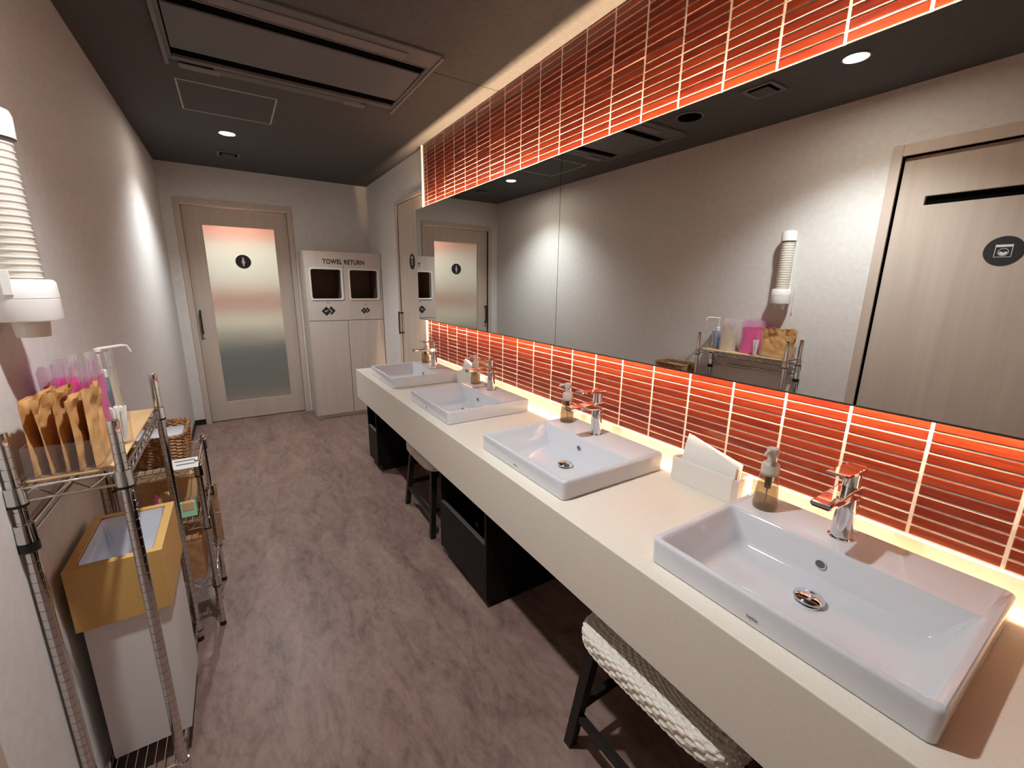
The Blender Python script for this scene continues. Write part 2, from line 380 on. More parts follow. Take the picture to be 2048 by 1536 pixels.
tag(link('tile_field', me, wall_right), kind='stuff', label='remaining small red tiles of the wall')
struct(MB().box(XT-.012, XW, YT_END, YT_END+.016, ZCT+.068, ZC, .002).build('trim_1', 'trimw'), 'slim white edge trim closing the far end of the red tiles', 'trim')

# ------------------------------------------------------------------ doors
def figure(mb, kind, s=1.0):
    """pictograms as flat polygons (u, v) in metres about the sign's centre"""
    P = []
    if kind == 'woman':
        P.append(circle_pts(0, .036*s, .0085*s, 14))
        P.append([(-.008*s, .026*s), (.008*s, .026*s), (.013*s, .004*s), (.0165*s, -.016*s), (.007*s, -.016*s), (.007*s, -.044*s), (-.007*s, -.044*s), (-.007*s, -.016*s), (-.0165*s, -.016*s), (-.013*s, .004*s)])
    if kind == 'shower':
        P.append(circle_pts(0, .026*s, .021*s, 16, 0, PI))
        for k in (-1, 0, 1):
            for j in range(3): P.append([(k*.013*s-.003*s, .016*s-j*.017*s), (k*.013*s+.003*s, .016*s-j*.017*s), (k*.013*s+.003*s, .006*s-j*.017*s), (k*.013*s-.003*s, .006*s-j*.017*s)])
    if kind == 'washer':
        a = .030*s; t = .0022*s
        P += [[(-a, a*.62), (a, a*.62), (a, a*1.0), (-a, a*1.0)], [(-a, -a), (-a+t, -a), (-a+t, a*.6), (-a, a*.6)], [(a-t, -a), (a, -a), (a, a*.6), (a-t, a*.6)], [(-a, -a), (a, -a), (a, -a+t), (-a, -a+t)]]
        ring = circle_pts(0, -.006*s, .0185*s, 20); inn = circle_pts(0, -.006*s, .0165*s, 20)
        P += [[ring[i], ring[(i+1) % 20], inn[(i+1) % 20], inn[i]] for i in range(20)]
        arc = circle_pts(0, -.006*s, .0145*s, 12, PI, 2*PI); P.append(arc+[(.006*s, -.003*s), (0, -.009*s), (-.007*s, -.004*s)])
    return P
def sign(parent, loc, kind, r, plane, face):
    """round black sign; plane 'xz' faces -Y, 'yz' faces +X or -X by the sign of face"""
    mb = MB(); axis = 'y' if plane == 'xz' else 'x'
    mb.lathe([(r, 0.0), (r, .0025*face)], 40, axis=axis)
    d = mb.build('sign_disc', 'ink', parent, loc=loc)
    mb = MB(); flip = {('xz', -1): 1, ('yz', 1): 1, ('yz', -1): -1}[(plane, face)]
    for poly in figure(mb, kind, r/.07):
        mb.prism([(u*flip, v) for u, v in poly], .0025*face, .0032*face, plane)
    mb.build('pictogram', 'inkw', d)
    return d
def d_handle(parent, pts_axis, base, z0, z1, out, w=.014):
    """black bar handle; out = vector away from the leaf"""
    bx, by = base; ox, oy = out
    mb = MB()
    cx, cyy = bx+ox*.045, by+oy*.045
    mb.box(cx-w/2, cx+w/2, cyy-w/2, cyy+w/2, z0, z1, .002)
    for z in (z0+.012, z1-.012):
        xs = sorted((bx, cx)); ys = sorted((by, cyy))
        mb.box(xs[0]-(w/2 if ox == 0 else 0), xs[1]+(w/2 if ox == 0 else 0), ys[0]-(w/2 if oy == 0 else 0), ys[1]+(w/2 if oy == 0 else 0), z-w/2, z+w/2, .0015)
    return mb.build('handle', 'black', parent)

# door_1: frosted sliding door in the far wall
d1 = struct(thing('door_1', '', ''), 'pale wooden sliding door with a tall frosted pane and round black sign', 'door')
mb = MB().box(-.375, FX0, YF-.012, YF+.1, 0, 2.197, .002).box(FX1, .607, YF-.012, YF+.1, 0, 2.197, .002).box(FX0, FX1, YF-.012, YF+.1, FZ, 2.197)
fr = mb.build('door_frame', 'doorframe', d1)
MB().box(FX0, FX1, YF-.004, YF+.02, FZ-.008, FZ).build('head_rail', 'trimw', fr)
ly = YF+.030
GX0, GX1, GZ0, GZ1 = -.182, .438, .197, 1.978
lf = MB().box(FX0, GX0, ly, ly+.035, .008, FZ-.01).box(GX1, FX1, ly, ly+.035, .008, FZ-.01).box(GX0, GX1, ly, ly+.035, .008, GZ0).box(GX0, GX1, ly, ly+.035, GZ1, FZ-.01).build('door_leaf', 'doorwood', d1)
MB().box(GX0, GX1, ly+.012, ly+.018, GZ0, GZ1).build('glass_pane', 'frost', d1)
gb = MB(); t = .006
gb.box(GX0, GX0+t, ly+.004, ly+.012, GZ0+t, GZ1-t).box(GX1-t, GX1, ly+.004, ly+.012, GZ0+t, GZ1-t).box(GX0, GX1, ly+.004, ly+.012, GZ0, GZ0+t).box(GX0, GX1, ly+.004, ly+.012, GZ1-t, GZ1)
gb.build('glazing_bead', 'doorframe', d1)
sign(d1, (.128, ly+.012, 1.640), 'woman', .068, 'xz', -1)
d_handle(d1, 'y', (-.290, ly), .930, 1.165, (0, -1))
MB().lathe([(.011, ly), (.011, ly-.004), (.006, ly-.006)], 16, (-.290, 0, .885), axis='y').build('lock_escutcheon', 'steel', d1)

# door_2: sliding door in the right wall, past the mirror
d2 = struct(thing('door_2', '', ''), 'pale sliding door at the far end of the mirror with a black bar handle', 'door')
MB().box(XW-.012, XW+.1, RY1, RY1+.045, 0, RZ+.030, .002).box(XW-.012, XW+.1, YT_END+.016, RY1, RZ, RZ+.030, .002).build('door_frame', 'doorframe', d2)
MB().box(XW+.004, XW+.04, RY0-.02, RY1-.004, .008, RZ-.004).build('door_leaf', 'doorwood', d2)
MB().box(XW+.010, XW+.024, RY1-.004, RY1, 0, RZ).build('jamb_gasket', 'black', d2)
sign(d2, (XW+.004, 3.855, 1.640), 'shower', .068, 'yz', -1)
d_handle(d2, 'x', (XW+.004, 4.160), .960, 1.178, (-1, 0))

# door_3: sliding door in the left wall beside the camera (seen in the mirror)
d3 = struct(thing('door_3', '', ''), 'pale wooden door in the left wall with a black slot and washing machine sign', 'door')
MB().box(XL-.1, XL+.012, DY1, DY1+.048, 0, DZ+.058, .002).box(XL-.1, XL+.012, DY0-.048, DY0, 0, DZ+.058, .002).box(XL-.1, XL+.012, DY0, DY1, DZ, DZ+.058, .002).build('door_frame', 'doorframe', d3)
sl = (.20, .866, 1.889, 1.935)
lx0, lx1 = XL-.06, XL-.025
MB().box(lx0, lx1, DY0, sl[0], .008, DZ-.006).box(lx0, lx1, sl[1], DY1-.006, .008, DZ-.006).box(lx0, lx1, sl[0], sl[1], .008, sl[2]).box(lx0, lx1, sl[0], sl[1], sl[3], DZ-.006).build('door_leaf', 'doorwood', d3)
MB().box(lx0, lx0+.008, sl[0], sl[1], sl[2], sl[3]).build('vent_slot', 'slot', d3)
sign(d3, (lx1, .533, 1.640), 'washer', .068, 'yz', 1)

# ================================================================== CEILING FITTINGS
def downlight(y, label):
    t = thing('downlight', label, 'ceiling light', (.095, y, ZC), group='round recessed ceiling lights')
    MB().lathe([(.058, 0), (.058, -.004), (.050, -.006), (.048, -.002)], 40, cap0=False, cap1=False).build('trim_ring', 'acrim', t, True)
    MB().lathe([(.049, -.001), (.049, -.0025)], 40).build('lens', 'lens', t)
    ld = bpy.data.lights.new('downlight_lamp', 'SPOT'); ld.energy = DOWN_W; ld.color = DOWN_C
    ld.spot_size = math.radians(126); ld.spot_blend = 0.90; ld.shadow_soft_size = 0.035
    lo = bpy.data.objects.new('downlight_lamp', ld); COL.objects.link(lo); lo.parent = t; lo.location = (0, 0, -.045)
downlight(4.020, 'round white downlight in front of the frosted door')
downlight(1.056, 'round white downlight near the camera, seen in the mirror')
def grille(y, label):
    t = thing('ceiling_vent', label, 'ceiling vent', (.10, y, ZC), group='square ceiling vents')
    a = .085
    MB().box(-a, a, -a, -a+.022, -.008, 0, .002).box(-a, a, a-.022, a, -.008, 0, .002).box(-a, -a+.022, -a+.022, a-.022, -.008, 0, .002).box(a-.022, a, -a+.022, a-.022, -.008, 0, .002).build('frame', 'ac', t)
    MB().box(-a+.02, a-.02, -a+.02, a-.02, -.0008, 0).build('backing', 'slot', t)
    MB().box(-.048, .048, -.048, .048, -.014, -.009, .002).build('baffle', 'ceiling', t)
grille(4.645, 'small dark square vent between the downlight and the frosted door')
grille(1.470, 'dark square vent beside the near downlight, seen in the mirror')
t = thing('ceiling_speaker', 'round dark ceiling speaker, seen at the top edge of the mirror', 'speaker', (.105, 1.922, ZC))
MB().lathe([(.085, 0), (.085, -.006), (.076, -.010)], 40).build('rim', 'ac', t, True)
MB().lathe([(.072, -.0095), (.071, -.012), (.0, -.0135)], 40, cap1=False).build('grille_cloth', 'slot', t, True)
t = thing('access_hatch', 'square ceiling access hatch with a pale thin rim', 'hatch', (.107, 3.384, ZC))
a, b_ = .242, .248
MB().box(-a, a, -b_, -b_+.008, -.003, 0).box(-a, a, b_-.008, b_, -.003, 0).box(-a, -a+.008, -b_+.008, b_-.008, -.003, 0).box(a-.008, a, -b_+.008, b_-.008, -.003, 0).build('rim', 'hatchrim', t)
MB().box(-a+.009, a-.009, -b_+.009, b_-.009, -.002, 0).build('panel', 'ceiling', t)
# two-way cassette air conditioner
t = thing('air_conditioner', 'dark grey two-way ceiling cassette air conditioner', 'air conditioner', (.405, 2.525, ZC))
A, B = .555, .405
mb = MB()
mb.box(-A, A, -B, -.268, -.012, 0, .003).box(-A, A, .310, B-.06, -.012, 0, .003).box(-A, -A+.030, -.267, .309, -.012, 0, .003).box(A-.030, A, -.267, .309, -.012, 0, .003)
mb.build('frame', 'ac', t)
MB().box(-A+.03, A-.03, -.268, .310, -.001, 0).build('backing', 'slot', t)
MB().box(-A+.035, A-.035, -.182, .208, -.0125, -.003, .003).build('intake_panel', 'ac', t)
MB().box(-A+.032, A-.032, -.2665, -.2600, -.0135, -.001).build('slot_edge', 'acrim', t)
MB().box(-A+.032, A-.032, .3020, .3085, -.0135, -.001).build('slot_edge', 'acrim', t)
MB().box(-.36, .40, -.352, -.285, -.017, -.0125, .002).build('louvre', 'acrim', t)
MB().box(-.36, .36, B-.058, B+.005, -.014, -.001, .002).build('louvre', 'ac', t)
for x0, x1 in ((-.505, -.335), (.27, .39)):
    MB().box(x0, x1, B-.045, B+.015, -.016, -.0145, .0005).build('clip_cover', 'acrim', t)
MB().box(A-.012, A+.004, -B, B, -.017, -.0125, .002).build('edge_strip', 'acrim', t)
MB().box(-A-.004, -A+.014, -B, B, -.017, -.0125, .002).build('edge_strip', 'acrim', t)

# ================================================================== MIRRORS AND LED STRIPS
YS = 1.660
for y0, y1, label in ((YB+.3, YS-.0015, 'long frameless mirror panel above the two near basins'), (YS+.0015, 3.522, 'frameless mirror panel above the two far basins')):
    t = thing('wall_mirror', label, 'mirror', (XM, (y0+y1)/2, ZMB), group='mirror panels over the counter')
    h = (y1-y0)/2
    MB().box(0, .004, -h, h, 0, ZMT-ZMB).build('mirror_glass', 'mirror', t)
    MB().box(.0042, .010, -h+.06, h-.06, .20, ZMT-ZMB-.20).build('backing_board', 'mirror_edge', t)
    MB().box(-.001, .006, -h, h, -.003, .0015).build('bottom_channel', 'mirror_edge', t)
    if y1 > 2: MB().box(.0045, .0065, -h-.02, -h+.02, .0, ZMT-ZMB).build('seam_light_stop', 'slot', t)  # unseen black strip added to stop LED light leaking through the seam
    for q in (-h*.6, h*.6):
        MB().box(.010, XT-XM+.0015, q-.03, q+.03, .30, .55).build('wall_bracket', 'alu', t)
for z, sgn, label in ((ZMT-.075, 1, 'warm LED strip hidden behind the mirror top, shining up the tiles'), (ZMB+.075, -1, 'warm LED strip hidden behind the mirror bottom, shining down to the counter')):
    t = thing('led_strip', label, 'light strip', (1.3312, (YB+.35+3.45)/2, z), group='LED strips behind the mirrors')
    h = (3.45-YB-.35)/2
    MB().box(-.006, .012, -h, h, -sgn*.008 if sgn > 0 else .0005, -.0005 if sgn > 0 else .008).build('channel', 'alu', t)
    bm = bmesh.new(); N = 24
    for i in range(N):
        a0 = -h+2*h*i/N; a1 = -h+2*h*(i+1)/N
        vs = [bm.verts.new(p) for p in ((-.004, a0, 0), (.004, a0, 0), (.004, a1, 0), (-.004, a1, 0))]
        bm.faces.new(vs if sgn > 0 else list(reversed(vs)))
    # a thin lens body so that the strip has depth
    me = bpy.data.meshes.new('diffuser'); bm.to_mesh(me); bm.free(); me.materials.append(M['led']); link('diffuser', me, t)

# ================================================================== COUNTER
t = thing('vanity_counter', 'long cream solid-surface washbasin counter with a deep front apron', 'counter', (0, 0, 0))
mb = MB(); YN = -1.35
cut = [(c-.225, c+.225) for c in BASIN_Y]
mb.box(1.135, XT-.012, YN, YCE, ZCT-.025, ZCT)
edges = [YN]+[v for c in cut for v in c]+[YCE]
for i in range(0, len(edges), 2): mb.box(.835, 1.135, edges[i], edges[i+1], ZCT-.025, ZCT)
mb.build('worktop', 'counter', t)
MB().prism([(XCT, ZCB), (XCT, ZCT-.003), (XCT+.0009, ZCT-.0009), (XCT+.003, ZCT), (.835, ZCT), (.835, ZCT-.025), (XCT+.02, ZCT-.025), (XCT+.02, ZCB)], YN, YCE, 'xz').build('front_apron', 'counter', t)
MB().box(XCT+.02, XT-.012, YCE-.02, YCE, ZCB, ZCT-.025).build('end_panel', 'counter', t)
MB().box(XT-.012, XT+.0002, YN, YT_END+.014, ZCT-.03, TZ0-.001, .002).build('upstand', 'counter', t)
struct(MB().box(XT-.004, XW, YN, YCE, 0, ZCB+.15).build('under_counter_shade', 'undercab'), 'dark sheet standing in for the shade under the counter', 'trim')  # wall below the counter is only shaded; its darkness is painted by this sheet

# ------------------------------------------------------------------ basins
def make_basin():
    t = thing('wash_basin', '', 'basin', group='white vessel basins on the counter')
    hx, hy, H = .2385, .265, ZS-ZCT
    # local origin: centre of the basin's base
    rings = [rrect(-hx+.012, hx-.012, -hy+.012, hy-.012, 0.0, .012), rrect(-hx+.009, hx-.009, -hy+.009, hy-.009, .0025, .012), rrect(-hx+.002, hx-.002, -hy+.002, hy-.002, .003, .014),
             rrect(-hx+.001, hx-.001, -hy+.001, hy-.001, .020, .015), rrect(-hx, hx, -hy, hy, H-.008, .015),
             rrect(-hx+.0015, hx-.0015, -hy+.0015, hy-.0015, H-.003, .014), rrect(-hx+.005, hx-.005, -hy+.005, hy-.005, H, .012),
             rrect(-hx+.010, .087, -hy+.014, hy-.014, H, .012), rrect(-hx+.013, .083, -hy+.017, hy-.017, H-.002, .011),
             rrect(-hx+.017, .079, -hy+.022, hy-.022, H-.008, .012),
             rrect(-.158, .0745, -.208, .208, -.008, .018), rrect(-.152, .070, -.199, .199, -.019, .018), rrect(-.138, .058, -.182, .182, -.0265, .018),
             rrect(-.06, .03, -.08, .08, -.030, .03), rrect(-.026, .006, -.018, .018, -.032, .008)]
    MB().ring_loft(rings, cap0=False).build('bowl', 'ceramic', t, True)
    dr = MB().lathe([(.029, -.031), (.029, -.0285), (.0255, -.028)], 32, (-.010, .0, 0)).build('drain_flange', 'chrome', t, True)
    MB().lathe([(.0235, -.027), (.0300, -.0235), (.0312, -.0205), (.0295, -.0170), (.022, -.0130), (.012, -.0110), (0.0005, -.0104)], 32, (-.010, 0, 0)).build('drain_plug', 'chrome', dr, True)
    ov = MB().lathe([(.0105, .0755), (.0105, .0735)], 20, (0, .018, .022), axis='x').build('overflow_hole', 'inkgrey', t)
    MB().tube([(.0738, .018+.0112*math.cos(a), .022+.0112*math.sin(a)) for a in [2*PI*i/20 for i in range(20)]], .0014, 6, True).build('overflow_rim', 'ceramic', ov, True)
    me = text_mesh('TOTO', .0080, .0002, .0002, 1.05); me.materials.append(M['inkgrey'])
    lo = link('brand_lettering', me, t, (-hx-.0003, .012, .020)); lo.rotation_euler = (PI/2, 0, -PI/2)
    return t
XB = 1.0415
b0 = make_basin()
BL = ('white rectangular basin nearest the camera', 'white rectangular basin, second from the camera', 'white rectangular basin, third from the camera', 'white rectangular basin at the far end of the counter')
for i, y in enumerate(BASIN_Y):
    if i == 0: b0.location = (XB, y, ZCT); b0['label'] = BL[0]
    else: dup(b0, (XB, y, ZCT), BL[i])

# ------------------------------------------------------------------ faucets
def make_faucet():
    t = thing('faucet', '', 'faucet', group='chrome single-lever faucets')
    MB().lathe([(.027, 0), (.027, .003), (.0245, .005)], 32).build('base_ring', 'chrome', t, True)
    MB().lathe([(.0225, .004), (.0215, .05), (.0215, .118), (.0205, .121)], 32).build('body', 'chrome', t, True)
    # flat spout reaching over the bowl: loft of rounded rectangles along -X
    rings = []
    for x, hw, z0, z1 in ((.018, .0205, .108, .139), (-.02, .0205, .110, .138), (-.07, .021, .116, .1365), (-.125, .0215, .1215, .1355), (-.152, .0215, .1235, .135), (-.157, .0205, .1245, .134)):
        r = .0035; ring = []
        for cyy, cz, a0 in ((hw-r, z1-r, 0), (-hw+r, z1-r, PI/2), (-hw+r, z0+r, PI), (hw-r, z0+r, 1.5*PI)):
            for i in range(4): a = a0+PI/2*i/3; ring.append((x, cyy+r*math.cos(a), cz+r*math.sin(a)))
        rings.append(ring)
    sp = MB().ring_loft(rings).build('spout', 'chrome', t, False)
    MB().box(-.1575, -.151, -.017, .017, .1225, .1265, .001).build('aerator', 'black', sp)
    MB().lathe([(.0185, .136), (.0175, .150), (.0185, .176)], 32).build('neck', 'chrome', t, True)
    rings = []
    for x, hw, zc, th in ((.030, .016, .181, .006), (.022, .0205, .181, .010), (-.015, .0215, .182, .010), (-.060, .0215, .186, .008), (-.098, .021, .190, .006), (-.104, .0195, .1905, .004)):
        rings.append([(x, hw, zc-th/2), (x, hw, zc+th/2-.001), (x, hw-.002, zc+th/2), (x, -hw+.002, zc+th/2), (x, -hw, zc+th/2-.001), (x, -hw, zc-th/2)])
    MB().ring_loft(rings).build('lever', 'chrome', t, False)
    return t
f0 = make_faucet()
FL = ('chrome lever faucet on the basin nearest the camera', 'chrome lever faucet on the second basin from the camera', 'chrome lever faucet on the third basin from the camera', 'chrome lever faucet on the basin at the far end')
for i, y in enumerate(BASIN_Y):
    if i == 0: f0.location = (1.205, y+.018, ZS); f0['label'] = FL[0]
    else: dup(f0, (1.205, y+.018, ZS), FL[i])

# ------------------------------------------------------------------ soap bottles
def make_soap():
    t = thing('soap_bottle', '', 'soap bottle', group='smoky foam soap bottles')
    MB().lathe([(.026, 0), (.0305, .002), (.0315, .010), (.0285, .05), (.0232, .098), (.0215, .112)], 32, cap1=False).build('bottle', 'bottle', t, True)
    MB().lathe([(.027, .003), (.0295, .010), (.0268, .05), (.0243, .072)], 28).build('liquid_soap', 'liquid', t, True)
    cp = MB().lathe([(.0222, .100), (.0222, .128), (.0185, .134), (.0135, .136)], 32).build('pump_collar', 'bottlecap', t, True)
    MB().lathe([(.0105, .134), (.0105, .158)], 20).build('pump_stem', 'bottlecap', cp, True)
    hd = MB().lathe([(.0125, .154), (.0150, .160), (.0150, .172), (.0135, .176), (.004, .178)], 28).build('pump_head', 'bottlecap', t, True)
    MB().tube([(0, 0, .168), (-.015, .008, .170), (-.030, .016, .168), (-.034, .018, .162)], [.006, .0055, .005, .0045], 10).build('nozzle', 'bottlecap', hd, True)
    MB().lathe([(.0085, .060), (.0085, .100)], 12).build('pump_chamber', 'black', t, True)
    MB().tube([(0, 0, .062), (.002, 0, .03), (.008, .004, .006)], .002, 8).build('dip_tube', 'bottlecap', t, True)
    return t
s0 = make_soap()
SL = ('smoky foam soap bottle on the basin nearest the camera', 'smoky foam soap bottle on the second basin from the camera', 'smoky foam soap bottle on the third basin from the camera', 'smoky foam soap bottle on the basin at the far end')
for i, (y, x, rz) in enumerate(((.532, 1.190, .5), (1.415, 1.208, 0), (2.285, 1.203, .3), (3.125, 1.208, -.2))):
    if i == 0: s0.location = (x, y, ZS); s0.rotation_euler.z = rz; s0['label'] = SL[0]
    else: dup(s0, (x, y, ZS), SL[i], rz)

# ------------------------------------------------------------------ paper towel trays
def paper_tray(y0, y1, label, plabel):
    h = (y1-y0)/2; t = thing('paper_tray', label, 'tray', (1.292, (y0+y1)/2, ZCT), group='white paper towel trays')
    c = .014; H = .080; wx = .048
    out = [(-wx+c, -h), (wx, -h), (wx, h), (-wx+c, h), (-wx, h-c), (-wx, -h+c)]
    s = .86
    def at(poly, z, k=1.0): return [(u*k, v*k, z) for u, v in poly]
    MB().ring_loft([at(out, 0, .97), at(out, .004), at(out, H-.002), at(out, H, .99), at(out, H, .93), at(out, .012, .92)]).build('tray_body', 'white_pl', t)
    MB().box(-wx+.001, -wx+.010, -h+.012, h-.012, H-.0005, H+.004, .001).build('front_lip', 'white_pl', t)
    # folded towels leaning in the tray
    for k in range(3):
        p = thing('paper_towel', ('foremost ', 'middle ', 'rearmost ')[k]+plabel, 'paper towel', (1.292-.016+k*.014, (y0+y1)/2, ZCT+.014), group='folded paper towels in the trays')
        nu, nv = 10, 6; rows = []
        for iv in range(nv+1):
            v = iv/nv; row = []
            for iu in range(nu+1):
                u = iu/nu
                top = .098+(.050-.006*k)*u
                row.append(Vector((-.004+.022*v*v*(.4+u)+.004*math.sin(3*u+k), -h*.80+2*h*.80*u, top*v)))
            rows.append(row)
        bm = bmesh.new(); th = .0035
        for sx in (0, th):
            vs = [[bm.verts.new(q+Vector((sx, 0, 0))) for q in r] for r in rows]
            for i in range(nv):
                for j in range(nu): bm.faces.new((vs[i][j], vs[i][j+1], vs[i+1][j+1], vs[i+1][j]))
            if sx == 0: first = vs
        rim = lambda V: V[0]+[r[-1] for r in V[1:]]+list(reversed(V[-1][:-1]))+[r[0] for r in reversed(V[1:-1])]
        a_, b2 = rim(first), rim(vs)
        for i in range(len(a_)): bm.faces.new((a_[i], a_[(i+1) % len(a_)], b2[(i+1) % len(a_)], b2[i]))
        mb = MB(); mb.bm.free(); mb.bm = bm
        mb.build('folded_sheet', 'paper', p, True)
paper_tray(.645, .888, 'white paper towel tray beside the basin nearest the camera', 'folded white paper towel in the near tray')
paper_tray(2.410, 2.652, 'white paper towel tray between the two farthest basins', 'folded white paper towel in the far tray')

# ================================================================== UNDER THE COUNTER
def under_cab(y0, y1, label):
    t = thing('under_cabinet', label, 'cabinet', (0, 0, 0), group='dark cabinets under the counter'); e = t
    x0, x1, zt = .815, XT-.006, ZCB-.002
    MB().box(x0+.03, x1, y0+.01, y1-.01, 0, .05).build('plinth', 'undercab', e)
    MB().box(x0, x1, y0, y0+.018, .05, zt).build('side_panel', 'undercab', e)
    MB().box(x0, x1, y1-.018, y1, .05, zt).build('side_panel', 'undercab', e)
    d = MB().box(x0, x0+.018, y0+.018, y1-.018, .055, .326, .001).build('front_panel', 'undercab', e)
    MB().box(x0-.0008, x0+.019, y0+.018, y1-.018, .3255, .3272).build('edge_band', 'alu', d)
    MB().box(x0+.018, x1, y0+.018, y1-.018, .05, .068).build('bottom_panel', 'undercab', e)
    return t
under_cab(1.455, 1.962, 'dark open-topped cabinet under the counter between the two middle basins')
under_cab(3.180, 3.430, 'dark narrow cabinet under the far end of the counter')
t = thing('wire_hook', 'bent grey metal hook inside the dark cabinet under the counter', 'hook', (0, 0, 0))
MB().tube([(.93, 1.90, .300), (.93, 1.74, .345)], .006, 8).tube([(.935, 1.775, .275), (.93, 1.765, .25), (.925, 1.745, .235)], .005, 8).tube([(.935, 1.86, .31), (.96, 1.80, .39)], .003, 6).build('hook_rod', 'steel', t, True)

# ------------------------------------------------------------------ stools
def wicker_seat(hx, hy, th):
    """rounded cushion-shaped seat whose surface is an over-under weave"""
    bm = bmesh.new(); nu, nv = 240, 76
    # param: around a superellipse cross loops from bottom rim over the top: v runs from underside edge to centre
    prof = [(0.90, -th), (.97, -th*.96), (1.0, -th*.75), (1.0, -th*.3), (.985, -.004), (.95, .003), (.90, .005)] + [(.90*(1-i/15.0), .005+.004*math.sin(i/15.0*PI/2)) for i in range(1, 15)]
    # resample the profile
    pts = []; 
    for i in range(len(prof)-1):
        kseg = 4 if i < 6 else 4
        for j in range(kseg): f = j/kseg; pts.append((prof[i][0]*(1-f)+prof[i+1][0]*f, prof[i][1]*(1-f)+prof[i+1][1]*f))
    rings = []
    for iv, (k, z) in enumerate(pts):
        ring = []
        for iu in range(nu):
            a = 2*PI*iu/nu; ca, sa = math.cos(a), math.sin(a); n_ = 5.0
            rr = (abs(ca)**n_+abs(sa)**n_)**(-1/n_)
            bump = .0016*math.sin(iu*PI)*0 + .0020*(1 if ((iu//3) % 2) == ((iv//3) % 2) else -1)
            nx, ny = ca, sa
            if iv < 24: p = Vector((hx*rr*ca*k+nx*bump, hy*rr*sa*k+ny*bump, z))
            else: p = Vector((hx*rr*ca*k, hy*rr*sa*k, z+bump*.8))
            ring.append(p)
        rings.append(ring)
    mb = MB(); mb.bm.free(); mb.bm = bm; mb.ring_loft(rings); return mb
def make_stool():
    t = thing('stool', '', 'stool', group='wicker stools under the counter')
    H = .462
    st = wicker_seat(.165, .245, .048).build('seat', 'wicker', t, False, (0, 0, H))
    # braided edge strands around the lower rim of the seat
    for k, (z, ph) in enumerate(((H-.047, 0), (H-.047, PI))):
        pts = []
        for i in range(420):
            a = 2*PI*i/420; ca, sa = math.cos(a), math.sin(a); rr = (abs(ca)**5+abs(sa)**5)**(-.2)
            wv = .0022*math.sin(a*42+ph)
            pts.append((.160*rr*ca+wv*ca, .240*rr*sa+wv*sa, z+.0026*math.cos(a*42+ph)))
        MB().tube(pts, .0036, 5, True).build('braided_edge', 'wicker', t, True)
    MB().box(-.130, .130, -.205, -.180, H-.085, H-.045).box(-.130, .130, .180, .205, H-.085, H-.045).box(-.130, -.105, -.18, .18, H-.085, H-.045).box(.105, .130, -.18, .18, H-.085, H-.045).build('seat_frame', 'darkwood', t)
    legs = []
    for sx in (-1, 1):
        for sy in (-1, 1):
            top = Vector((sx*.115, sy*.185, H-.05)); bot = Vector((sx*.150, sy*.235, .0)); a = .017
            mb = MB(); mb.ring_loft([[bot+Vector((dx*a*.85, dy*a*.85, 0)) for dx, dy in ((-1, -1), (1, -1), (1, 1), (-1, 1))], [top+Vector((dx*a, dy*a, 0)) for dx, dy in ((-1, -1), (1, -1), (1, 1), (-1, 1))]])
            mb.build('leg', 'darkwood', t)
    for sx in (-1, 1): MB().box(sx*.140-.010, sx*.140+.010, -.212, .212, .115, .140).build('stretcher', 'darkwood', t)
    for sy in (-1, 1): MB().box(-.132, .132, sy*.214-.010, sy*.214+.010, .150, .175).build('stretcher', 'darkwood', t)
    return t
k0 = make_stool(); k0.location = (.918, .575, 0); k0.rotation_euler.z = 0.02
k0['label'] = 'white wicker stool in the foreground, tucked under the counter'
dup(k0, (.985, 2.350, 0), 'white wicker stool under the counter beside the far dark cabinet', -.03)

# ================================================================== TOWEL RETURN CABINET
CX0, CX1, CY, CZ = .628, 1.386, 4.814, 1.752
t = thing('towel_return_cabinet', 'pale towel return cabinet with two square openings and lower doors', 'cabinet', (0, 0, 0))
o1 = (.670, .980, 1.272, 1.586); o2 = (1.045, 1.356, 1.278, 1.580)
MB().box(CX0, CX0+.018, CY+.018, YF-.002, .042, CZ).box(CX1-.018, CX1, CY+.018, YF-.002, .042, CZ).box(CX0+.018, CX1-.018, CY+.018, YF-.002, CZ-.018, CZ).box(CX0+.018, CX1-.018, YF-.014, YF-.002, .042, CZ-.018).build('carcass', 'cabinet', t)
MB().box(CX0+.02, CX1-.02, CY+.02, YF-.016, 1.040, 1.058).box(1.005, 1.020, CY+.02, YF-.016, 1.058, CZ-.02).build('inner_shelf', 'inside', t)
fz = 1.060
fc = MB().box(CX0, CX1, CY, CY+.018, fz, 1.272).box(CX0, CX1, CY, CY+.018, 1.586, CZ).box(CX0, .670, CY, CY+.018, 1.272, 1.586).box(.980, 1.045, CY, CY+.018, 1.272, 1.586).box(1.356, CX1, CY, CY+.018, 1.272, 1.586).build('fascia', 'cabinet', t)
for (x0, x1, z0, z1) in (o1, (1.045, 1.356, 1.272, 1.586)):
    rim = MB(); r = .02
    def rr2(ins, y): return [(px, y, pz) for px, pz, _ in rrect(x0+ins, x1-ins, z0+ins, z1-ins, 0, r)]
    rim.ring_loft([rr2(-.004, CY-.001), rr2(-.004, CY-.008), rr2(.004, CY-.010), rr2(.010, CY-.006), rr2(.010, CY+.05), rr2(.0102, CY+.05)], False, False)
    rim.build('opening_rim', 'white_pl', t, True)
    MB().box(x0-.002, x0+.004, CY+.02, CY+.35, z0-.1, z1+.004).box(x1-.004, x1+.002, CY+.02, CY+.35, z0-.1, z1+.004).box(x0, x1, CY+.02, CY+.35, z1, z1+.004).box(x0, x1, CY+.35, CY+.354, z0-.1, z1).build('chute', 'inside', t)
dm = 1.006
